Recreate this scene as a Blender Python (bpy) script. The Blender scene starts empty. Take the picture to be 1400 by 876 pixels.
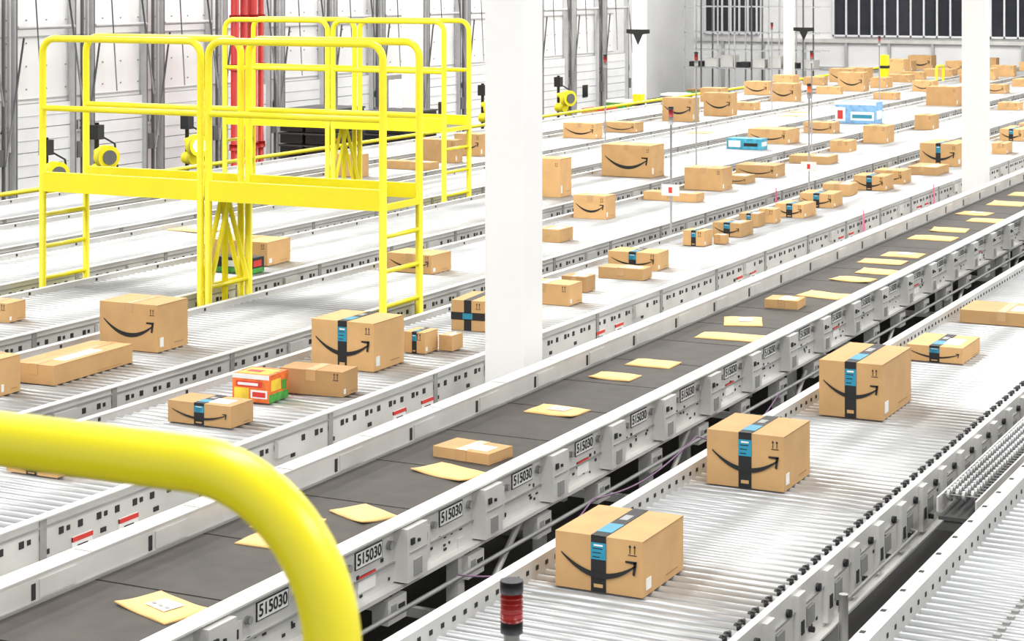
import bpy, math, random
from mathutils import Vector
random.seed(7)
H=3.8; DK=1.1
TH=math.atan(1350/2720)
sc=bpy.context.scene

# ---------------- materials ----------------
def mat(name,col,rough=.5,metal=0,var=.06,scale=8,emit=0,bump=0,rand=0):
    m=bpy.data.materials.new(name); m.use_nodes=True
    nt=m.node_tree; b=nt.nodes['Principled BSDF']
    b.inputs['Roughness'].default_value=rough; b.inputs['Metallic'].default_value=metal
    tc=nt.nodes.new('ShaderNodeTexCoord'); n=nt.nodes.new('ShaderNodeTexNoise')
    n.inputs['Scale'].default_value=scale; n.inputs['Detail'].default_value=4
    nt.links.new(tc.outputs['Object'],n.inputs['Vector'])
    r=nt.nodes.new('ShaderNodeValToRGB')
    r.color_ramp.elements[0].position=.3; r.color_ramp.elements[1].position=.7
    r.color_ramp.elements[0].color=tuple(max(0,v*(1-var)) for v in col)+(1,)
    r.color_ramp.elements[1].color=tuple(min(1,v*(1+var)) for v in col)+(1,)
    nt.links.new(n.outputs['Fac'],r.inputs['Fac'])
    if rand:
        oi=nt.nodes.new('ShaderNodeObjectInfo');mr=nt.nodes.new('ShaderNodeMapRange')
        mr.inputs['To Min'].default_value=1-rand;mr.inputs['To Max'].default_value=1+rand*.4
        nt.links.new(oi.outputs['Random'],mr.inputs['Value'])
        hs=nt.nodes.new('ShaderNodeHueSaturation');nt.links.new(mr.outputs['Result'],hs.inputs['Value'])
        nt.links.new(r.outputs['Color'],hs.inputs['Color']);nt.links.new(hs.outputs['Color'],b.inputs['Base Color'])
    else: nt.links.new(r.outputs['Color'],b.inputs['Base Color'])
    if bump:
        bp=nt.nodes.new('ShaderNodeBump'); bp.inputs['Strength'].default_value=bump
        nt.links.new(n.outputs['Fac'],bp.inputs['Height']); nt.links.new(bp.outputs['Normal'],b.inputs['Normal'])
    if emit:
        b.inputs['Emission Color'].default_value=tuple(col)+(1,); b.inputs['Emission Strength'].default_value=emit
    return m
M={}
def dm(k,*a,**kw): M[k]=mat(k,*a,**kw)
dm('galv_steel',(.64,.635,.61),.42,.2,var=.13,scale=2.2)
dm('steel_dark',(.32,.32,.31),.5,.2,var=.15,scale=5)  # darker grey steel for fittings, bases and small printed lines
dm('roller_steel',(.49,.50,.505),.36,.5,var=.24,scale=.9)
dm('gap_shade_and_lid',(.06,.06,.06),.7)  # near-black colour painting the shade in roller gaps; also colours tote lids
dm('belt_rubber',(.064,.056,.048),.75,var=.16,scale=7,bump=.1)
dm('black_plastic',(.015,.015,.017),.5)
dm('slot_black',(.02,.02,.02),.7)
dm('yellow_paint',(.92,.80,.012),.32,var=.03,scale=3)
dm('cardboard',(.64,.385,.165),.8,var=.08,scale=5,rand=.20)
dm('cardboard_b',(.50,.29,.12),.8,var=.07,scale=6,rand=.15)
dm('cardboard_edge',(.28,.16,.07),.85)
dm('clear_tape',(.57,.35,.16),.25,var=.04)
dm('ink',(.012,.012,.013),.6)
dm('tape_blue',(.02,.26,.40),.5)
dm('paper_white',(.82,.82,.80),.6)
dm('mailer',(.83,.53,.20),.6,var=.08,scale=7,bump=.2)
dm('red_ink',(.65,.04,.03),.5)
dm('red_paint',(.42,.012,.009),.4)
dm('orange_print',(.80,.16,.03),.45,var=.3,scale=14)
dm('yellow_print',(.9,.6,.05),.45,var=.2,scale=14)
dm('green_print',(.06,.33,.05),.5,var=.5,scale=14)
dm('blue_print',(.22,.45,.74),.5,var=.25,scale=10)
dm('teal_print',(.05,.35,.5),.5,var=.4,scale=10)
dm('wall_white',(.82,.825,.83),.8,var=.04,scale=1)
dm('door_white',(.80,.81,.83),.6,var=.05,scale=2)
dm('wall_seam',(.45,.45,.46),.6)
dm('column_white',(.86,.86,.85),.6,var=.02,scale=1)
dm('track_grey',(.13,.13,.135),.5)
dm('glass_dark',(.02,.022,.03),.1)
dm('floor_concrete',(.05,.048,.044),.6,var=.25,scale=1.2)
dm('ceiling_white',(.7,.7,.7),.9)
dm('red_lens',(.28,.012,.01),.25)
dm('lamp_glow',(1,.97,.9),.5,emit=6)
dm('daylight',(1,1,1),.5,emit=3)
dm('purple_cable',(.30,.16,.30),.5)
dm('pink_tag',(.85,.18,.35),.6)

# ---------------- mesh builder ----------------
class MB:
    def __init__(s): s.v=[];s.f=[];s.m=[];s.sm=[];s.ms=[]
    def mi(s,k):
        if k not in s.ms: s.ms.append(k)
        return s.ms.index(k)
    def box(s,x0,x1,y0,y1,z0,z1,k):
        i=len(s.v);m=s.mi(k)
        s.v+=[(x0,y0,z0),(x1,y0,z0),(x1,y1,z0),(x0,y1,z0),(x0,y0,z1),(x1,y0,z1),(x1,y1,z1),(x0,y1,z1)]
        for q in ((0,3,2,1),(4,5,6,7),(0,1,5,4),(1,2,6,5),(2,3,7,6),(3,0,4,7)):
            s.f.append(tuple(i+a for a in q));s.m.append(m);s.sm.append(False)
    def poly(s,pts,k):
        i=len(s.v);s.v+=[tuple(p) for p in pts];s.f.append(tuple(range(i,i+len(pts))));s.m.append(s.mi(k));s.sm.append(False)
    def cyl(s,p0,p1,r,k,n=12,r2=None):
        s.tube([p0,p1],r,k,n,r2)
    def tube(s,pts,r,k,n=12,r2=None):
        pts=[Vector(p) for p in pts]; m=s.mi(k); rings=[]
        prev=None
        for j,p in enumerate(pts):
            a=pts[max(j-1,0)];b=pts[min(j+1,len(pts)-1)]
            d=(b-a).normalized()
            if prev is None:
                u=d.cross(Vector((0,0,1)))
                if u.length<.01:u=d.cross(Vector((1,0,0)))
            else: u=prev-d*prev.dot(d)
            u.normalize();prev=u;w=d.cross(u)
            rr=r if (r2 is None or j==0) else r2
            i=len(s.v)
            for q in range(n):
                t=2*math.pi*q/n
                s.v.append(tuple(p+(u*math.cos(t)+w*math.sin(t))*rr))
            rings.append(i)
        for a,b in zip(rings,rings[1:]):
            for q in range(n):
                q2=(q+1)%n
                s.f.append((a+q,b+q,b+q2,a+q2)[::-1]);s.m.append(m);s.sm.append(True)
        s.f.append(tuple(rings[0]+q for q in range(n)));s.m.append(m);s.sm.append(False)
        s.f.append(tuple(rings[-1]+q for q in range(n))[::-1]);s.m.append(m);s.sm.append(False)
    def build(s,name,loc=(0,0,0),rz=0):
        me=bpy.data.meshes.new(name);me.from_pydata(s.v,[],s.f);me.update()
        for k in s.ms: me.materials.append(M[k])
        me.polygons.foreach_set('material_index',s.m);me.polygons.foreach_set('use_smooth',s.sm)
        o=bpy.data.objects.new(name,me);sc.collection.objects.link(o)
        o.location=loc;o.rotation_euler=(0,0,rz)
        return o
def rounded(pts,rad,n=7):
    pts=[Vector(p) for p in pts];out=[pts[0]]
    for a,b,c in zip(pts,pts[1:],pts[2:]):
        d1=(a-b).normalized();d2=(c-b).normalized()
        cen=b+(d1+d2)*rad
        for i in range(n+1):
            t=i/n*math.pi/2
            out.append(cen-d2*rad*math.cos(t)-d1*rad*math.sin(t))
    out.append(pts[-1]);return out
def text(body,size,loc,rot,k,parent,name):
    cu=bpy.data.curves.new(name,'FONT');cu.body=body;cu.size=size;cu.align_x='CENTER';cu.align_y='CENTER';cu.offset=size*.02
    cu.materials.append(M[k]);o=bpy.data.objects.new(name,cu);sc.collection.objects.link(o)
    o.location=loc;o.rotation_euler=rot;o.parent=parent;return o
FX=(math.pi/2,0,math.pi/2)
def frange(a,b,s):
    o=[]
    while a<b:o.append(a);a+=s
    return o

# ---------------- conveyors ----------------
PT=.086
def rollers(b,x0,x1,y0,y1,pitch=PT,r=.0265):
    y=y0
    while y<y1:
        b.cyl((x0,y,DK-r),(x1,y,DK-r),r,'roller_steel',12); y+=pitch
def side_face(b,x,y0,y1,depth=.22,top=.03,labels=True):
    b.box(x,x+.03,y0,y1,DK-depth,DK+top,'galv_steel')
    b.box(x-.01,x+.05,y0,y1,DK+top,DK+top+.008,'galv_steel')
    b.box(x+.03,x+.055,y0,y1,DK-depth,DK-depth+.02,'galv_steel')
    b.box(x+.03,x+.038,y0,y1,DK-.018,DK-.008,'steel_dark')
    y=y0+.1;i=0
    while y<y1:
        b.box(x+.03,x+.034,y,y+.035,DK-.08,DK-.045,'slot_black')
        if i%2==0: b.box(x+.03,x+.034,y+.06,y+.085,DK-.075,DK-.05,'slot_black')
        if i%3==1: b.box(x+.03,x+.034,y+.03,y+.075,DK-.155,DK-.13,'slot_black')
        if i%9==4: b.box(x+.03,x+.037,y,y+.05,DK-depth,DK+top,'steel_dark')
        if i%18==9: b.box(x+.03,x+.06,y,y+.22,DK-.12,DK-.02,'galv_steel')
        y+=.15;i+=1
    if labels:
        y=8.0
        while y<y1:
            for q in (0,.38):
                b.box(x+.03,x+.036,y+q,y+q+.16,DK-.20,DK-.12,'paper_white')
                b.box(x+.03,x+.039,y+q,y+q+.16,DK-.145,DK-.122,'red_ink')
                b.box(x+.03,x+.039,y+q+.04,y+q+.12,DK-.185,DK-.165,'ink')
            y+=3.25
def far_guard(b,x,y0,y1,h):
    b.box(x-.02,x,y0,y1,DK-.22,DK+h,'galv_steel')
    b.box(x-.05,x+.004,y0,y1,DK+h,DK+h+.008,'galv_steel')
    y=y0+.4
    while y<y1:
        b.box(x,x+.004,y,y+.022,DK+h*.25,DK+h*.9,'slot_black'); y+=.9
def legs(b,x0,x1,ys):
    for y in ys:
        for x in (x0,x1):
            b.box(x-.035,x+.035,y-.035,y+.035,0,DK-.2,'galv_steel')
            b.box(x-.08,x+.08,y-.08,y+.08,0,.012,'steel_dark')
        b.box(x0,x1,y-.02,y+.02,.45,.5,'galv_steel')
LANES=[(-7.62,-6.48),(-9.38,-8.13),(-11.18,-9.92),(-12.85,-11.68),(-14.4,-13.25),(-16.0,-14.85)]
YE=61
for i,(x0,x1) in enumerate(LANES):
    b=MB()
    rollers(b,x0,x1,3,YE)
    b.box(x0,x1,3,YE,DK-.2,DK-.17,'gap_shade_and_lid')  # added dark sheet, stands in for the shade seen between rollers
    side_face(b,x1,3,YE)
    far_guard(b,x0,3,YE,.035)
    legs(b,x0+.05,x1-.05,frange(4,YE,2.6))
    b.build('roller_conveyor')
def tray(xa,xb,y0,y1):
    b=MB()
    b.box(xa,xb,y0,y1,DK-.36,DK-.34,'galv_steel')
    b.box(xa,xa+.02,y0,y1,DK-.34,DK-.26,'galv_steel');b.box(xb-.02,xb,y0,y1,DK-.34,DK-.26,'galv_steel')
    for t in (.3,.45,.7):
        xx=xa+(xb-xa)*t;b.cyl((xx,y0,DK-.325),(xx,y1,DK-.325),.014,'black_plastic' if t==.45 else 'steel_dark',6)
    for y in frange(y0+.5,y1,4): b.box((xa+xb)/2-.03,(xa+xb)/2+.03,y,y+.06,0,DK-.36,'galv_steel')
    b.build('cable_tray')
for ya,yb in ((3,12.1),(12.6,25.7),(26.1,39.3),(39.7,52.8),(53.2,61)): tray(-6.40,-5.82,ya,yb)
for fx,fy in ((-8.06,23.6),(-6.415,24.9),(-6.415,21.8)):
    b=MB();b.poly([(fx,fy,DK-.18),(fx+.003,fy+.05,DK-.19),(fx+.004,fy+.04,DK+.08),(fx+.003,fy,DK+.1)],'pink_tag')
    b.poly([(fx,fy+.06,DK-.14),(fx+.003,fy+.09,DK-.15),(fx+.004,fy+.05,DK+.05),(fx+.003,fy+.03,DK+.06)],'pink_tag');b.build('ribbon_tag')

# belt conveyor
b=MB();bx0,bx1=-5.66,-4.88
for y in frange(2.2,YE,.83):
    b.box(bx0,bx1,y,min(y+.815,YE),DK-.04,DK,'belt_rubber')
    b.cyl((bx0,y-.008,DK-.02),(bx1,y-.008,DK-.02),.012,'slot_black',8)
b.box(bx0,bx1,2.2,YE,DK-.2,DK-.1,'gap_shade_and_lid')
x=bx0
b.box(x-.03,x,2.2,YE,DK-.22,DK+.12,'galv_steel'); b.box(x-.09,x+.004,2.2,YE,DK+.12,DK+.128,'galv_steel')
b.box(x,x+.012,2.2,YE,DK+.0,DK+.012,'steel_dark')
b.box(x-.11,x-.09,2.2,YE,DK-.1,DK+.128,'galv_steel')
for y in frange(2.6,YE,.83):
    b.box(x,x+.004,y,y+.025,DK+.02,DK+.09,'slot_black')
    b.box(x,x+.006,y+.05,y+.3,DK+.02,DK+.1,'galv_steel')
    b.box(x-.09,x+.0,y+.4,y+.41,DK+.128,DK+.130,'steel_dark')
x=bx1
b.box(x,x+.05,2.2,YE,DK-.27,DK+.03,'galv_steel')
b.box(x-.01,x+.1,2.2,YE,DK+.03,DK+.04,'galv_steel')
b.box(x+.05,x+.1,2.2,YE,DK-.27,DK-.25,'galv_steel')
b.box(x+.05,x+.06,2.2,YE,DK-.15,DK-.14,'steel_dark')
ys=frange(7.36-.83*5,YE,.83)
random.seed(3)
for y in ys:
    b.box(x+.05,x+.054,y-.127,y+.127,DK-.092,DK-.008,'ink')
    b.box(x+.05,x+.056,y-.12,y+.12,DK-.087,DK-.013,'paper_white')
    b.box(x+.05,x+.13,y+.24,y+.44,DK-.24,DK+.02,'galv_steel')
    b.box(x+.13,x+.135,y+.30,y+.38,DK-.22,DK-.14,'steel_dark')
    b.box(x+.13,x+.14,y+.27,y+.30,DK-.06,DK-.03,'slot_black')
    b.box(x+.13,x+.14,y+.34,y+.355,DK-.06,DK-.045,'slot_black')
    b.box(x+.13,x+.135,y+.26,y+.43,DK-.10,DK-.095,'steel_dark')
    b.box(x+.05,x+.09,y+.46,y+.54,DK-.2,DK-.03,'galv_steel')
    b.box(x+.09,x+.093,y+.48,y+.51,DK-.1,DK-.06,'slot_black')
    b.cyl((x+.05,y+.19,DK-.05),(x+.075,y+.19,DK-.05),.022,'steel_dark',10)
    b.cyl((x+.05,y-.2,DK-.06),(x+.075,y-.2,DK-.06),.018,'steel_dark',10)
    for q in range(9):
        yy=y+random.uniform(-.28,.2);zz=DK-random.uniform(.115,.24)
        b.box(x+.05,x+.054,yy,yy+random.uniform(.012,.03),zz,zz+random.uniform(.008,.02),'slot_black')
    if int(y/.83)%3==0:
        b.box(x+.05,x+.056,y-.1,y+.06,DK-.21,DK-.13,'paper_white')
        b.box(x+.05,x+.058,y-.1,y+.06,DK-.15,DK-.13,'red_ink')
    b.box(x+.0,x+.09,y+.12,y+.3,DK-.42,DK-.30,'galv_steel')
    b.box(x+.09,x+.094,y+.15,y+.2,DK-.38,DK-.33,'steel_dark')
    b.box(x+.09,x+.094,y+.22,y+.28,DK-.36,DK-.34,'slot_black')
    b.cyl((x+.05,y+.2,DK-.3),(x+.05,y+.2,DK-.26),.012,'slot_black',6)
legs(b,bx0+.05,bx1+.02,frange(9.13-2.58*2,YE,2.58))
for y in frange(9.13-2.58*2,YE,2.58): b.cyl((x+.02,y,.25),(x+.02,y+.8,DK-.28),.018,'galv_steel',8)
pts=[]
for i in range(40):
    t=i/39;yy=8.9+t*5
    pts.append((x+.16,yy,DK-.32-.05*math.sin(t*9)-.12*math.sin(math.pi*((t*3)%1))))
b.tube(pts,.005,'purple_cable',6)
b.tube([(x+.12,2.4,DK-.36),(x+.12,YE,DK-.36)],.012,'steel_dark',6)
belt=b.build('belt_conveyor')
for n,y in enumerate(ys[:34]): text('515030',.076,(x+.058,y,DK-.05),FX,'ink',belt,'zone_number_%d'%n)

# near wide roller conveyor
b=MB();ex0,ex1=-3.9,-2.82
rollers(b,ex0,ex1,4,34)
b.box(ex0,ex1,4,34,DK-.25,DK-.22,'gap_shade_and_lid')
b.box(ex0-.03,ex0,4,34,DK-.2,DK+.07,'galv_steel');b.box(ex0-.06,ex0,4,34,DK+.07,DK+.078,'galv_steel')
for y in frange(4.1,34,.1): b.box(ex0,ex0+.003,y,y+.025,DK+.025,DK+.045,'slot_black')
x=ex1
b.box(x,x+.035,4,34,DK-.28,DK+.0,'galv_steel');b.box(x,x+.08,4,34,DK-.29,DK-.28,'galv_steel')
b.box(x+.035,x+.045,4,34,DK-.1,DK-.09,'steel_dark')
for y in frange(4.05,34,PT*2):
    for q in (0,.05):
        b.poly([(x-.04,y+q,DK+.003),(x-.01,y+q-.012,DK+.003),(x-.01,y+q+.016,DK+.02),(x-.04,y+q+.016,DK+.01)],'black_plastic')
        b.box(x-.025,x-.008,y+q,y+q+.016,DK-.02,DK+.016,'black_plastic')
random.seed(5)
for y in frange(4.2,34,.42):
    b.box(x+.035,x+.06,y,y+.1,DK-.26,DK-.02,'galv_steel')
    b.box(x+.06,x+.064,y+.03,y+.07,DK-.2,DK-.14,'slot_black')
    b.box(x+.035,x+.05,y+.16,y+.26,DK-.2,DK-.12,'steel_dark')
    b.cyl((x+.035,y+.33,DK-.07),(x+.055,y+.33,DK-.07),.018,'black_plastic',10)
    b.cyl((x+.035,y+.22,DK-.23),(x+.06,y+.22,DK-.23),.014,'slot_black',8)
    for q in range(4):
        yy=y+random.uniform(0,.4);zz=DK-random.uniform(.04,.25)
        b.box(x+.035,x+.038,yy,yy+.02,zz,zz+.014,'slot_black')
for y in frange(8.9,30,2.9):
    b.tube(rounded([(x+.11,y-.7,DK-.5),(x+.11,y,DK-.5),(x+.11,y,DK-.14)],.08),.022,'galv_steel',12)
    b.tube(rounded([(x+.09,y+.1,DK-.2),(x+.09,y+1.4,DK-.2),(x+.02,y+1.4,DK-.2)],.05),.009,'steel_dark',8)
legs(b,ex0+.03,ex1,frange(6.2,34,2.9))
b.build('roller_conveyor')
# skate-wheel strip
b=MB()
for i,y in enumerate(frange(10.3,30,.062)):
    for j,xx in enumerate((-2.57,-2.53,-2.49,-2.45)): b.cyl((xx-.008,y+(.03 if j%2 else 0),DK+.01),(xx+.008,y+(.03 if j%2 else 0),DK+.01),.026,'roller_steel',10)
    b.cyl((-2.6,y,DK+.01),(-2.4,y,DK+.01),.004,'steel_dark',5)
b.box(-2.61,-2.60,10.2,30,DK-.06,DK+.015,'galv_steel');b.box(-2.41,-2.40,10.2,30,DK-.06,DK+.015,'galv_steel')
b.box(-2.6,-2.4,10.2,30,DK-.1,DK-.08,'gap_shade_and_lid')  # same dark sheet, painted shade between the wheels
for y in frange(10.6,30,2.9): b.box(-2.52,-2.48,y,y+.04,0,DK-.1,'galv_steel')
b.build('skate_wheel_conveyor')
# right-hand roller conveyor
b=MB();rx0,rx1=-2.22,-1.1
rollers(b,rx0,rx1,5.5,30)
b.box(rx0,rx1,5.5,30,DK-.25,DK-.22,'gap_shade_and_lid')
b.box(rx0-.03,rx0,5.5,30,DK-.2,DK+.09,'galv_steel');b.box(rx0-.07,rx0,5.5,30,DK+.09,DK+.098,'galv_steel')
for y in frange(5.6,30,.12): b.box(rx0,rx0+.003,y,y+.02,DK+.03,DK+.05,'slot_black')
for y in frange(5.6,30,.3): b.box(rx0-.062,rx0-.04,y,y+.03,DK+.098,DK+.1,'slot_black')
for y in frange(5.6,30,PT): b.box(rx0+.36,rx0+.39,y,y+.03,DK-.0,DK+.012,'steel_dark')
b.box(rx1,rx1+.03,5.5,30,DK-.2,DK+.07,'galv_steel')
legs(b,rx0,rx1,frange(6.5,30,2.9))
b.build('roller_conveyor')

# ---------------- crossover platforms ----------------
def platform(XA,XM,XB,Y0,Y1):
    b=MB();y='yellow_paint';r=.031
    zt,zm,zd=3.27,2.66,2.10
    for (a,c) in ((XA,XM-.04),(XM+.04,XB)):
        for Y in (Y0,Y1):
            b.tube(rounded([(a,Y,0),(a,Y,zt),(c,Y,zt),(c,Y,0)],.13),r,y,12)
            b.cyl((a,Y,zm),(c,Y,zm),.026,y,10)
            b.box(a,c,Y-.02,Y+.02,zd-.17,zd,y)
    for X in (XA,XB):
        b.box(X-.02,X+.02,Y0,Y1,zd-.17,zd-.12,y)
        z=zd-.38
        while z>.2: b.cyl((X,Y0,z),(X,Y1,z),.02,y,8);z-=.28
    b.box(XA,XB,Y0,Y1,zd-.17,zd-.14,'steel_dark')
    for yy in frange(Y0+.04,Y1,.05): b.box(XA,XB,yy,yy+.012,zd-.14,zd-.12,'steel_dark')
    for X in (XM-.04,XM+.04):
        b.cyl((X,Y0,1.15),(X,(Y0+Y1)/2,1.9),.022,y,8);b.cyl((X,Y1,1.15),(X,(Y0+Y1)/2,1.9),.022,y,8)
        b.cyl((X,Y0,1.2),(X,Y1,1.2),.02,y,8)
    b.cyl((XM,(Y0+Y1)/2,0),(XM,(Y0+Y1)/2,1.9),.028,y,10)
    for X in (XA,XM-.04,XM+.04,XB):
        for Y in (Y0,Y1): b.box(X-.05,X+.05,Y-.05,Y+.05,0,.012,y)
    return b.build('crossover_platform')
platform(-11.47,-9.75,-8.02,13.83,14.43)
platform(-14.63,-13.05,-11.44,21.2,21.85)

# foreground handrail
b=MB()
b.tube(rounded([(-.80,1.303,0),(-.80,1.303,3.414),(-2.6,1.303,3.414),(-2.6,1.303,0)],.13,16),.0225,'yellow_paint',32)
b.cyl((-.80,1.303,2.85),(-2.6,1.303,2.85),.0225,'yellow_paint',20)
b.box(-.87,-.73,1.23,1.37,0,.012,'yellow_paint');b.box(-2.67,-2.53,1.23,1.37,0,.012,'yellow_paint')
b.build('yellow_handrail')
# beacon
b=MB();bx,by=-1.867,3.76
b.cyl((bx,by,0),(bx,by,2.30),.014,'steel_dark',12)
b.cyl((bx,by,2.25),(bx,by,2.42),.017,'galv_steel',20)
b.cyl((bx,by,2.42),(bx,by,2.445),.024,'black_plastic',20)
b.cyl((bx,by,2.445),(bx,by,2.505),.0235,'red_lens',20)
for k in range(5): b.cyl((bx,by,2.45+k*.011),(bx,by,2.453+k*.011),.0245,'red_lens',20)
b.cyl((bx,by,2.505),(bx,by,2.53),.025,'black_plastic',20)
b.cyl((bx,by,0),(bx,by,.012),.06,'steel_dark',16)
b.build('beacon_light')

# ---------------- boxes ----------------
def smile(b,w,h,y):
    a=.44*w;z0=.60*h;dp=min(.30*h,.18*w);t0=min(.085*h,.048*w)
    n=24;top=[];bot=[]
    for i in range(n+1):
        t=-1+2*i/n
        z=z0-dp*(1-t*t)-.04*h*t
        th=t0*(1.15-.8*t*t)
        top.append((t*a*.97,y,z+th*.5));bot.append((t*a*.97,y,z-th*.6))
    for i in range(n): b.poly([bot[i],bot[i+1],top[i+1],top[i]],'ink')
    e=a;ze=z0+.0*h;L=2.3*t0;k=.42*t0
    b.poly([(e,y,ze+k),(e-L*1.2,y,ze+k*.9),(e-L*1.2,y,ze-k*.2),(e-k,y,ze-k*.6)],'ink')
    b.poly([(e,y,ze+k),(e-k*1.8,y,ze+k*.4),(e-k*2.6,y,ze-L*1.1),(e-k*1.2,y,ze-L*1.2)],'ink')
def carton(X,Y,w,d,h,rz=0,tape='clear',sm=True,mat0='cardboard',label=True,name='cardboard_box'):
    b=MB();W,Dd=w/2,d/2
    b.box(-W,W,-Dd,Dd,0,h,mat0)
    e=.0012
    b.box(-.0025,.0025,-Dd-e,Dd+e,h-.002,h+e,'cardboard_edge')
    tw=min(.036,w*.11)
    tk={'clear':'clear_tape','black':'ink','band':'ink'}[tape]
    e=.0025; dn=.07 if tape=='clear' else h
    dn=min(dn,h)
    b.box(-tw,tw,-Dd-e,Dd+e,h-.001,h+e,tk)
    b.box(-tw,tw,-Dd-e,-Dd,h-dn,h,tk);b.box(-tw,tw,Dd,Dd+e,h-dn,h,tk)
    if tape=='black':
        e2=.004
        b.box(-tw,tw,-Dd-e2,-Dd,h*.58,h*.88,'tape_blue')
        b.box(-tw,tw,-Dd*.75,-Dd*.15,h,h+e2,'tape_blue')
        for q in range(3): b.box(-tw*.75,tw*(.2+.18*q),-Dd-e2-.001,-Dd,h*(.62+.075*q),h*(.635+.075*q),'ink')
        b.box(-tw*.6,tw*.6,-Dd-e2-.001,-Dd,h*.82,h*.85,'paper_white')
        b.box(-tw*.6,tw*.6,-Dd-e2,-Dd,h*.08,h*.14,'cardboard')
        b.box(-tw*.6,tw*.5,Dd*.15,Dd*.5,h,h+e2,'steel_dark')
    if tape=='band':
        b.box(-W-e,W+e,-Dd-e,Dd+e,h*.35,h*.6,'ink')
        b.box(-W*.3,W*.3,-Dd-.004,-Dd,h*.38,h*.57,'tape_blue');b.box(W,W+.004,-Dd*.4,Dd*.5,h*.38,h*.57,'tape_blue')
    if sm: smile(b,w,h,-Dd-(.0055 if tape=='black' else .003))
    if h>.14:
        for q in (0,.022):
            xx=W-.06+q;z=h*.88;y=-Dd-.002
            b.poly([(xx-.002,y,z-.03),(xx+.002,y,z-.03),(xx+.002,y,z),(xx-.002,y,z)],'ink')
            b.poly([(xx-.007,y,z-.002),(xx+.007,y,z-.002),(xx,y,z+.010)],'ink')
        b.poly([(W-.070,y,h*.88-.038),(W-.028,y,h*.88-.038),(W-.028,y,h*.88-.034),(W-.070,y,h*.88-.034)],'ink')
    if label:
        if h<.15: b.box(W*.15,W*.75,-Dd*.6,Dd*.35,h,h+.003,'paper_white')
        else: b.box(W,W+.003,-Dd*.85,-Dd*.62,h*.1,h*.3,'paper_white')
    b.box(W,W+.002,Dd*.1,Dd*.7,h*.12,h*.13,'cardboard_edge')
    b.box(W,W+.0015,-Dd,Dd,h*.985,h*.995,'cardboard_edge')
    return b.build(name,(X,Y,DK+.001),rz)
def printed(X,Y,w,d,h,base,parts,rz=0):
    b=MB();W,Dd=w/2,d/2
    b.box(-W,W,-Dd,Dd,0,h,base)
    b.box(-W-.001,W+.001,-Dd*.04,Dd*.04,h,h+.002,'cardboard_edge')
    for (f,u0,u1,v0,v1,k,q) in parts:
        e=.002+q*.001
        if f=='f': b.box(-W+u0*w,-W+u1*w,-Dd-e,-Dd,v0*h,v1*h,k)
        elif f=='s': b.box(W,W+e,-Dd+u0*d,-Dd+u1*d,v0*h,v1*h,k)
        else: b.box(-W+u0*w,-W+u1*w,-Dd+v0*d,-Dd+v1*d,h,h+e,k)
    b.build('printed_carton',(X,Y,DK+.001),rz)
B='black';N='clear';CB='cardboard_b'
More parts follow.
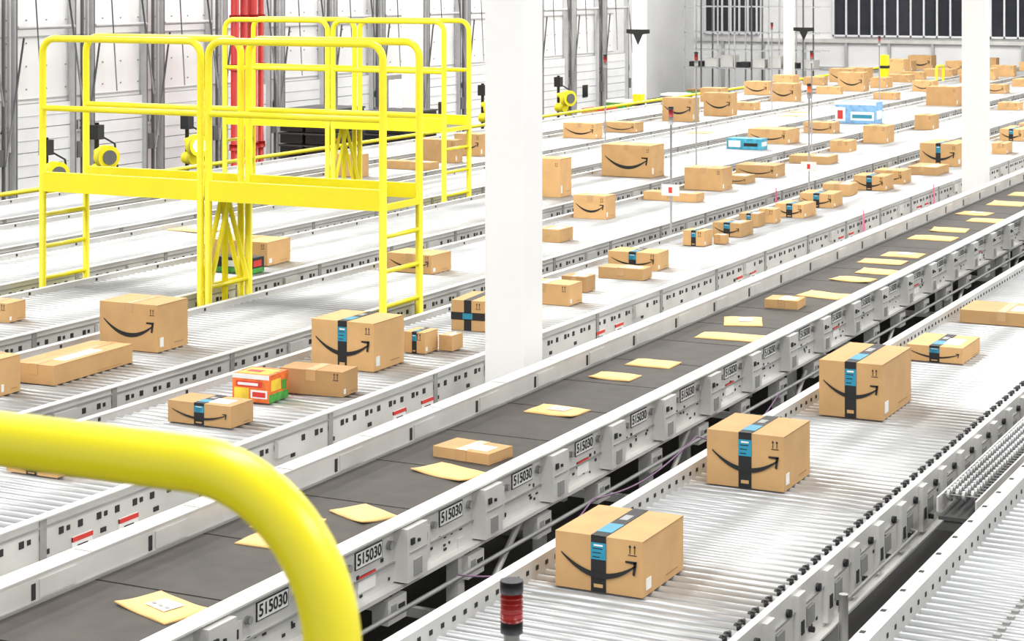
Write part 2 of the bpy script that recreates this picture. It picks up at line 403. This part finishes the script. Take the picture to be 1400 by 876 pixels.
BX=[(3.55,8.25,.42,.48,.245,B,1,0),(3.58,10.21,.43,.44,.29,B,1,0),(3.57,12.2,.40,.66,.34,B,1,0),(3.56,14.11,.40,.5,.11,B,1),(3.47,15.8,.65,.5,.10,N,0),
(5.19,9.96,.38,.24,.06,N,0,-.12),(5.26,15.65,.28,.24,.07,N,0),
(7.15,8.68,.35,.3,.08,B,1),(7.04,10.05,.46,.24,.13,B,1),(6.91,11.08,.46,.22,.16,N,0,.08,CB),
(7.16,12.0,.50,.42,.33,B,1,0),(7.0,12.62,.17,.2,.15,B,0),(6.84,12.78,.11,.16,.11,N,0),(7.10,13.72,.27,.45,.23,'band',0,.1),
(7.11,15.01,.5,.26,.17,N,0),(7.14,15.68,.23,.2,.13,N,0,0,CB),(7.06,16.52,.43,.22,.10,N,0),(7.2,17.16,.49,.31,.16,B,1),
(7.28,18.9,.23,.21,.15,B,0),(7.10,19.1,.12,.12,.09,N,0),(7.23,19.8,.32,.34,.14,B,1),(7.31,20.63,.22,.26,.14,B,0),(7.24,21.01,.19,.20,.15,N,0),(7.17,21.7,.34,.40,.15,B,1),(7.22,22.81,.41,.44,.16,B,1),(7.38,24.1,.35,.38,.14,N,0),
(7.19,24.92,.41,.44,.18,B,1),(7.19,25.82,.39,.40,.17,N,1),(7.08,27.23,.41,.6,.11,N,0),(7.21,28.75,.55,.8,.32,B,1),
(8.76,10.89,.34,.88,.13,N,0,.03),(8.83,10.13,.32,.2,.24,N,0),(8.92,11.89,.51,.38,.34,N,1,.02),(8.95,16.1,.48,.35,.17,N,1),
(8.71,18.55,.25,.32,.13,N,0),(9.14,20.51,.40,.26,.26,N,1),(9.0,22.56,.7,.24,.10,N,0),(9.08,23.95,.51,.37,.28,N,0),(9.01,24.9,.34,.34,.10,N,1),(9.05,25.88,.56,.46,.16,N,1),
(9.0,28.07,.6,.46,.11,N,0),(9.18,30.14,.31,.43,.17,N,0),(9.15,32.01,.39,.48,.28,N,0),(9.18,35.2,.32,.51,.26,N,0),(7.26,33.71,.38,.9,.19,B,1),
(10.73,22.36,.75,.34,.47,N,0,0),(10.63,25.14,.73,.47,.43,N,1,0),(10.7,31.25,.68,.6,.23,N,1),(10.65,33.68,.53,.47,.18,N,1),(10.57,41.93,.65,.45,.40,N,0,0,CB),
(10.63,12.3,.33,.22,.15,N,0),(10.66,15.88,.62,.42,.22,N,0),
(13.95,25.75,.6,.24,.33,N,0),(14.05,26.94,.45,.32,.33,N,1),(14.05,23.37,.41,.24,.30,N,0),(13.8,24.6,.77,.22,.11,N,0),
(13.9,30.7,.61,.27,.25,N,1),(13.81,32.24,.6,.4,.17,N,1),(13.89,35.17,.62,.34,.44,N,1),(13.71,36.83,.58,.33,.45,N,1),(14.05,41.84,.57,.45,.39,N,1),(13.9,46.46,.63,.55,.44,N,1),(14.0,44.88,.57,.29,.17,N,0),(13.66,48.04,.4,.52,.25,N,0),(13.95,50.94,.54,.57,.19,N,0),(13.8,54.33,.8,.8,.20,N,0),(14.0,52.3,.6,.36,.2,N,0),(13.9,57.9,.65,.52,.21,N,0),
(10.43,43.27,.48,.68,.16,N,0),(10.6,50.31,.54,.7,.18,N,0),(13.87,38.77,.47,.45,.15,N,0),(6.89,30.94,.22,.51,.16,N,0),(7.35,35.57,.41,.63,.15,N,1),(9.0,41.17,.42,.42,.15,N,0),
(12.3,47,.5,.5,.25,N,1),(12.2,55,.6,.5,.3,N,0),(12.3,51.5,.45,.5,.2,N,1),(10.5,56,.6,.5,.3,N,0),(10.6,47,.5,.5,.2,N,1),(15.4,44,.6,.5,.3,N,1),(15.4,52,.6,.5,.3,N,0),(15.5,48.5,.5,.5,.2,N,0),
(15.4,55.5,.7,.6,.4,N,0),(15.4,58.5,.7,.6,.4,N,1),(15.5,46.2,.5,.5,.35,N,0),(15.4,41,.5,.4,.3,N,0),(13.8,60,.6,.5,.3,N,0),(13.8,56.2,.5,.5,.35,N,1),(12.3,58.8,.5,.5,.25,N,0),(12.25,43.5,.5,.4,.15,N,0),(10.5,53.4,.5,.5,.25,N,0),(9.0,45.5,.5,.5,.2,N,1),(8.8,50,.5,.5,.3,N,0),(7.1,40.5,.45,.5,.2,B,1),(7.1,45,.4,.5,.2,N,0),(8.8,55,.5,.5,.25,N,0),
(10.5,58.5,.5,.5,.3,N,1),(12.2,53.2,.4,.5,.3,N,0),(8.9,47.8,.45,.5,.2,N,0),(8.7,52.6,.5,.5,.25,N,1),(15.3,50.2,.6,.5,.35,N,1),(15.5,57,.5,.5,.3,N,0)]
random.seed(11)
for t in BX:
    X,Y,w,d,h,tp,s=t[:7]
    rz=t[7] if len(t)>7 else random.uniform(-.05,.05)
    carton(-X,Y,w,d,h,rz,tp,bool(s),t[8] if len(t)>8 else 'cardboard')
printed(-7.13,10.73,.27,.24,.175,'orange_print',[('f',0,1,.84,1,'paper_white',0),('f',.05,.45,.1,.5,'yellow_print',0),('f',.5,.95,.15,.45,'paper_white',0),('f',.55,.9,.2,.38,'red_ink',1),('f',.1,.8,.55,.75,'red_ink',0),('f',.15,.7,.6,.7,'paper_white',1),('s',0,1,.0,.3,'green_print',0),('s',.1,.6,.4,.8,'yellow_print',0),('s',.65,.9,.35,.7,'green_print',0),('t',.1,.9,.15,.8,'yellow_print',0),('t',.2,.6,.3,.6,'red_ink',1)],.05)
printed(-10.40,15.30,.40,.22,.14,'ink',[('f',.0,1,.0,.35,'green_print',0),('f',.3,.7,.4,.8,'paper_white',0),('s',0,1,0,.3,'green_print',0),('s',.2,.8,.4,.8,'red_ink',0)])
printed(-10.66,29.84,.57,.3,.17,'teal_print',[('f',.05,.4,.2,.8,'paper_white',0),('f',.5,.9,.3,.6,'ink',0),('s',.1,.9,.3,.7,'paper_white',0)])
printed(-10.7,36.11,.78,.44,.40,'blue_print',[('f',.0,.25,.1,.75,'paper_white',0),('f',.06,.19,.2,.6,'red_ink',1),('f',.38,.95,.15,.55,'paper_white',0),('f',.42,.9,.25,.42,'tape_blue',1),('s',.1,.9,.2,.6,'paper_white',0),('f',0,1,.86,1,'paper_white',0)])
# ---------------- mailers ----------------
def mailer(X,Y,w,d,rz,lab=True,seed=0):
    rnd=random.Random(seed);b=MB();n,m_=14,10;t=.013
    idx={}
    k=b.mi('mailer');a1,a2=rnd.uniform(0,6),rnd.uniform(0,6)
    l=[rnd.choice([0,0,.003,.010]) for _ in range(4)]
    def lift(u,v):
        q=l[(1 if u>0 else 0)+(2 if v>0 else 0)];return q*(abs(u)*abs(v))**2
    def z(u,v): return .006+t*(1-abs(u)**5)*(1-abs(v)**5)+.0015*math.sin(5*u+a1)*math.cos(4*v+a2)+lift(u,v)
    for i in range(n+1):
        for j in range(m_+1):
            u=-1+2*i/n;v=-1+2*j/m_
            idx[i,j]=len(b.v);b.v.append((u*w/2,v*d/2,z(u,v)));b.v.append((u*w/2,v*d/2,.0005+lift(u,v)))
    for i in range(n):
        for j in range(m_):
            q=[idx[i,j],idx[i+1,j],idx[i+1,j+1],idx[i,j+1]]
            b.f.append(tuple(q));b.m.append(k);b.sm.append(True)
            b.f.append(tuple(a+1 for a in q[::-1]));b.m.append(k);b.sm.append(True)
    ring=[(i,0) for i in range(n)]+[(n,j) for j in range(m_)]+[(i,m_) for i in range(n,0,-1)]+[(0,j) for j in range(m_,0,-1)]
    for p,q in zip(ring,ring[1:]+ring[:1]):
        b.f.append((idx[p],idx[p]+1,idx[q]+1,idx[q]));b.m.append(k);b.sm.append(False)
    if lab:
        for q in range(3):
            u0,u1=-.25+.25*q,.0+.25*q
            b.poly([(u0*w/2,-.5*d/2,z(u0,-.5)+.004),(u1*w/2,-.5*d/2,z(u1,-.5)+.004),(u1*w/2,.4*d/2,z(u1,.4)+.004),(u0*w/2,.4*d/2,z(u0,.4)+.004)],'paper_white')
            b.poly([(u0*w/2+.01,-.3*d/2,z(u0,-.3)+.007),(u1*w/2-.01,-.3*d/2,z(u1,-.3)+.007),(u1*w/2-.01,-.15*d/2,z(u1,-.15)+.007),(u0*w/2+.01,-.15*d/2,z(u0,-.15)+.007)],'steel_dark')
    b.build('padded_mailer',(X,Y,DK+.001),rz)
E=[(5.13,6.97,.38,.24,-.34,1),(5.36,8.31,.30,.24,.05,1),(5.24,8.02,.34,.2,.02,0),(5.12,8.64,.30,.22,-.45,0),(5.13,9.58,.38,.24,-.3,0),(5.26,11.23,.34,.25,-.08,1),(5.36,12.37,.30,.22,0,0),(5.30,12.90,.33,.24,.0,0),(5.32,14.80,.30,.40,.35,1),(5.18,14.12,.48,.26,.05,0),(5.14,16.32,.40,.28,-.2,0),(5.18,17.3,.36,.26,-.1,0),(5.12,17.85,.33,.30,0,0),(5.20,19.05,.37,.32,0,1),(5.25,18.5,.42,.28,0,0),(5.26,20.42,.46,.34,0,0),(5.27,21.15,.38,.34,.1,0),(5.38,22.75,.36,.32,-.1,1),(5.12,22.15,.36,.32,0,0),(5.26,23.92,.42,.45,0,0),(5.28,25.05,.38,.42,0,0),
(5.25,26.5,.38,.42,.1,0),(5.33,28.2,.38,.4,0,0),(5.2,30,.38,.4,0,0),(12.52,17.6,.55,.34,-.1,1),(12.5,32.6,.4,.4,0,0),(12.45,37.35,.4,.4,0,0),(12.6,38.5,.4,.4,0,0)]
for i,(x,y,w,d,rz,l) in enumerate(E): mailer(-x,y,w,d,rz,l,i)

# ---------------- room ----------------
b=MB();b.box(-25,6,-6,63,-.1,0,'floor_concrete');b.build('floor')
b=MB();b.box(-25,6,-6,63,9,9.1,'ceiling_white');b.build('ceiling')
b=MB();XW=-20
b.box(XW-.3,XW,-6,46,0,9,'wall_white')
b.box(-24.3,XW-.3,46,46.3,0,9,'wall_white')
for z in (1.95,2.9,3.9,5): b.box(XW,XW+.02,-6,46,z,z+.02,'wall_seam')
for y in frange(9.0,46,.46):
    for z in (2.1,2.45,2.8,3.15,3.5): b.box(XW,XW+.015,y,y+.022,z,z+.022,'steel_dark')
b.build('wall_left')
for i in range(19):
    yy=12.4+1.83*i; b=MB()
    w=1.32;X0=XW+.021
    for q in range(5):
        z0=.05+q*.37
        b.box(X0,X0+.04,yy,yy+w,z0,z0+.355,'door_white');b.box(X0,X0+.02,yy,yy+w,z0+.355,z0+.37,'steel_dark')
        b.box(X0+.04,X0+.046,yy+.05,yy+w-.05,z0+.17,z0+.18,'wall_seam')
    for yy2 in (yy-.05,yy+w):
        b.box(X0,X0+.12,yy2,yy2+.05,0,3.6,'wall_seam');b.box(X0+.12,X0+.13,yy2+.015,yy2+.03,0,3.6,'track_grey')
    b.box(X0+.05,X0+.1,yy-.28,yy-.25,0,3.6,'track_grey')
    b.box(X0+.05,X0+.1,yy-.16,yy-.13,1.2,3.6,'wall_seam')
    b.cyl((X0+.15,yy-.3,1.0),(X0+.15,yy+.1,2.9),.016,'track_grey',8)
    b.cyl((X0+.2,yy+w+.1,1.9),(X0+.2,yy+w-.25,3.6),.016,'track_grey',8)
    b.cyl((X0+.2,yy+.45,2.0),(X0+.2,yy+.3,3.6),.011,'track_grey',8)
    b.cyl((X0+.12,yy,3.05),(X0+.12,yy+w,3.05),.03,'wall_seam',8)
    b.box(X0+.02,X0+.12,yy+w+.08,yy+w+.2,1.0,1.25,'track_grey')
    b.box(X0,X0+.02,yy+w+.05,yy+w+.30,1.4,1.6,'paper_white')
    b.box(X0+.05,X0+.35,yy+.1,yy+w-.1,0,.45,'track_grey' if i%3 else 'steel_dark')
    if i==12:
        b.box(X0+.05,X0+.055,yy+.1,yy+1.1,1.05,1.85,'steel_dark');b.box(X0+.055,X0+.06,yy+.25,yy+.85,1.15,1.75,'daylight')
    elif i%4==1: b.box(X0+.047,X0+.055,yy+.5,yy+.8,.9,1.2,'glass_dark')
    o=b.build('door_%d'%(i+1))
    text(str(219-i),.2,(X0+.03,yy+w+.18,1.5),FX,'ink',o,'bay_number_%d'%i)
b=MB();b.box(-24.3,-24,46.3,62,0,9,'wall_white');b.build('wall_recess')
b=MB();b.box(-23.99,-23.95,50.3,53,0,2.3,'daylight');b.box(-23.99,-23.9,50.2,50.3,0,2.4,'steel_dark');b.box(-23.99,-23.9,53,53.1,0,2.4,'steel_dark');b.box(-23.99,-23.9,51.6,51.66,0,2.3,'steel_dark');b.build('door_20')
b=MB();b.box(-24.3,6,62,62.3,0,9,'wall_white');b.build('wall_back')
b=MB();b.box(-23.9,6,61.86,61.99,1.72,1.84,'galv_steel');b.box(-23.9,6,61.9,61.99,.9,.95,'wall_seam')
for xx in frange(-23,5,1.4): b.box(xx,xx+.08,61.88,61.99,0,1.72,'wall_seam')
b.build('trim_1')
def glazing(xa,xb,z0,z1,st,name):
    b=MB()
    b.box(xa,xb,61.93,61.99,z0,z1,'glass_dark')
    for x in frange(xa,xb+.01,st): b.box(x,x+.05,61.86,61.93,z0,z1,'door_white')
    for z in (z0,z0+1.6,z1): b.box(xa,xb,61.86,61.93,z,z+.06,'door_white')
    b.build(name)
glazing(-19.2,-4,1.92,5,.42,'window_1');glazing(-23.6,-21.7,1.95,5,.3,'window_2')
b=MB()
for j,x in enumerate(frange(-22.8,-18.4,.55)):
    for y in (58,59): b.box(x,x+.04,y,y+.04,0,3.4,'track_grey' if j%3==1 else 'wall_seam')
for z in (1.0,1.55,2.1,2.9):
    for y in (58,59): b.box(-22.8,-18.4,y,y+.03,z,z+.03,'wall_seam')
for i in range(8): b.box(-22.7+i*.52,-22.3+i*.52,58.2,58.8,1.04,1.2+.1*(i%3),'galv_steel' if i%3 else 'black_plastic')
b.build('storage_rack')
for x,y,w in [(-6.11,12.34,.295),(-6.11,25.9,.295),(-6.11,39.5,.295),(-6.11,53,.295),(-17.7,19.9,.3),(-18.6,33.2,.3),(-18.6,44.4,.26),(-17.9,53.6,.25)]:
    b=MB();h=w/2
    b.box(x-h,x+h,y-h,y+h,0,9,'column_white');b.box(x-h-.06,x+h+.06,y-h-.06,y+h+.06,0,.03,'steel_dark')
    b.build('column')
b=MB()
for k,(yy,r) in enumerate([(26.95,.07),(27.2,.06),(27.45,.085),(27.7,.05)]):
    b.cyl((-18.4,yy,0),(-18.4,yy,8.9),r,'red_paint',16)
    for z in (1.0,2.3,3.1): b.cyl((-18.4,yy,z),(-18.4,yy,z+.1),r+.025,'red_paint',16)
b.cyl((-18.4,26.95,3.7),(-18.4,27.7,3.7),.06,'red_paint',12)
b.build('sprinkler_riser')
def dock_light(x,y,z,glow):
    b=MB()
    b.cyl((x,y,0),(x,y,z+.45),.03,'black_plastic',10)
    b.box(x-.07,x+.07,y-.07,y+.07,z+.22,z+.42,'black_plastic')
    b.cyl((x,y,z+.05),(x+.3,y-.15,z+.05),.05,'yellow_paint',10)
    b.cyl((x+.22,y-.12,z),(x+.36,y-.19,z),.16,'yellow_paint',20)
    b.cyl((x+.35,y-.185,z),(x+.38,y-.2,z),.10,'lamp_glow' if glow else 'track_grey',20)
    b.cyl((x-.02,y,z-.2),(x+.2,y-.1,z-.2),.09,'yellow_paint',14)
    b.tube([(x,y,z+.3),(x+.15,y+.2,z+.15),(x+.12,y+.3,z-.2),(x,y+.1,z-.6)],.015,'black_plastic',6)
    b.box(x-.1,x+.1,y-.1,y+.1,0,.03,'black_plastic')
    b.build('dock_light')
for a in [(-17.3,22,1.36,0),(-17.3,24.1,1.36,1),(-17.15,20.75,1.25,0),(-17.3,37.0,1.35,0),(-17.3,33.6,1.35,0)]: dock_light(*a)
def totes(x,y,nz):
    b=MB()
    for i in range(nz):
        for j in (0,1):
            for q in (0,1):
                xx=x+q*.5;yy=y+j*.62;z=.02+i*.2
                b.box(xx-.22,xx+.22,yy-.28,yy+.28,z,z+.15,'black_plastic')
                b.box(xx-.24,xx+.24,yy-.3,yy+.3,z+.15,z+.18,'gap_shade_and_lid')
                b.box(xx+.221,xx+.225,yy-.06,yy+.06,z+.05,z+.09,'orange_print')
    b.build('tote_stack')
totes(-18.2,28.6,8);totes(-18.2,31.2,7)
b=MB()
for z in (.75,1.12): b.cyl((-16.6,12,z),(-16.6,60,z),.03,'yellow_paint',8)
for y in frange(12,60.1,3): b.cyl((-16.6,y,0),(-16.6,y,1.14),.035,'yellow_paint',8)
b.build('guard_fence')
for x,y,z in [(-16.95,40.4,1.25),(-14.62,51.7,1.76)]:
    b=MB();b.box(x-.1,x+.1,y-.1,y+.1,0,z,'yellow_paint');b.box(x-.11,x+.11,y-.11,y+.11,z*.8,z*.84,'ink');b.box(x-.14,x+.14,y-.14,y+.14,0,.02,'steel_dark');b.build('bollard')
b=MB()
b.tube(rounded([(-13.1,51.2,0),(-13.1,51.2,1.5),(-13.1,51.9,1.5),(-13.1,51.9,0)],.06),.035,'yellow_paint',8);b.build('guard_hoop')
def pole(x,y,zt,sign=None,cap='red_lens'):
    b=MB();b.cyl((x,y,0),(x,y,zt),.012,'wall_seam',8)
    b.cyl((x,y,zt),(x,y,zt+.08),.026,cap,10);b.cyl((x,y,zt+.08),(x,y,zt+.11),.028,'black_plastic',10);b.cyl((x,y,zt-.08),(x,y,zt),.026,'steel_dark',10)
    if sign:
        b.box(x-.10,x+.10,y-.02,y-.015,sign,sign+.12,'paper_white')
        b.box(x-.02,x+.02,y-.022,y-.02,sign+.03,sign+.09,'red_ink')
    b.build('signal_pole')
pole(-7.85,19.6,2.33,1.5);pole(-9.65,25,2.7);pole(-7.85,24.3,2.35,1.35,'orange_print');pole(-9.65,30,2.55);pole(-11.42,26.0,2.6);pole(-13.05,38,2.8);pole(-11.42,40,2.5)
for x,y,z in [(-17.3,41.2,2.3),(-16.4,50.3,2.15)]:
    b=MB();w=.28
    b.poly([(x-w,y,z+.33),(x-w,y,z+.26),(x-w*.4,y,z+.24),(x,y,z),(x+w*.4,y,z+.24),(x+w,y,z+.26),(x+w,y,z+.33)],'ink')
    b.poly([(x+w,y+.02,z+.33),(x+w,y+.02,z+.26),(x+w*.4,y+.02,z+.24),(x,y+.02,z),(x-w*.4,y+.02,z+.24),(x-w,y+.02,z+.26),(x-w,y+.02,z+.33)],'ink')
    b.box(x-w,x+w,y,y+.02,z+.33,z+.35,'ink')
    for q in (-.22,.22): b.cyl((x+q,y+.01,z+.33),(x+q,y+.01,8.99),.006,'steel_dark',6)
    b.build('hanging_arrow_sign')
random.seed(9)
b=MB()
for i in range(15):
    y=38.2+i*.9;x=-18.2+random.uniform(-.4,.3);h=random.uniform(.4,1.0)
    if abs(y-44.4)<.8 : continue
    b.box(x-.3,x+.3,y-.3,y+.3,0,h,random.choice(['cardboard_b','cardboard','track_grey','green_print','steel_dark','cardboard']))
    b.box(x-.3,x+.3,y-.3,y+.3,h,h+.05,random.choice(['paper_white','cardboard_edge','red_ink']))
b.build('stacked_goods')

# ---------------- lights ----------------
for x in (-19,-14,-8,-2,4):
    for y in (2,14,26,38,50):
        l=bpy.data.lights.new('high_bay','AREA');l.shape='RECTANGLE';l.size=1.2;l.size_y=6
        l.energy=(440 if y<38 else 580)*(1.3 if x==-19 else 1);l.color=(1,.985,.96)
        o=bpy.data.objects.new('high_bay_lamp',l);sc.collection.objects.link(o);o.location=(x,y+2,8.8)
w=bpy.data.worlds.new('World');sc.world=w;w.use_nodes=True
w.node_tree.nodes['Background'].inputs[0].default_value=(.96,.975,1,1);w.node_tree.nodes['Background'].inputs[1].default_value=1.0
# ---------------- camera ----------------
cam=bpy.data.cameras.new('camera');co=bpy.data.objects.new('camera',cam);sc.collection.objects.link(co);sc.camera=co
cam.sensor_width=36;cam.lens=2720*36/1400;cam.shift_y=-468/1400;cam.clip_end=200
co.location=(0,0,H);co.rotation_euler=(math.pi/2,0,TH)
cam.dof.use_dof=True;cam.dof.focus_distance=13;cam.dof.aperture_fstop=16
sc.view_settings.view_transform='Standard'
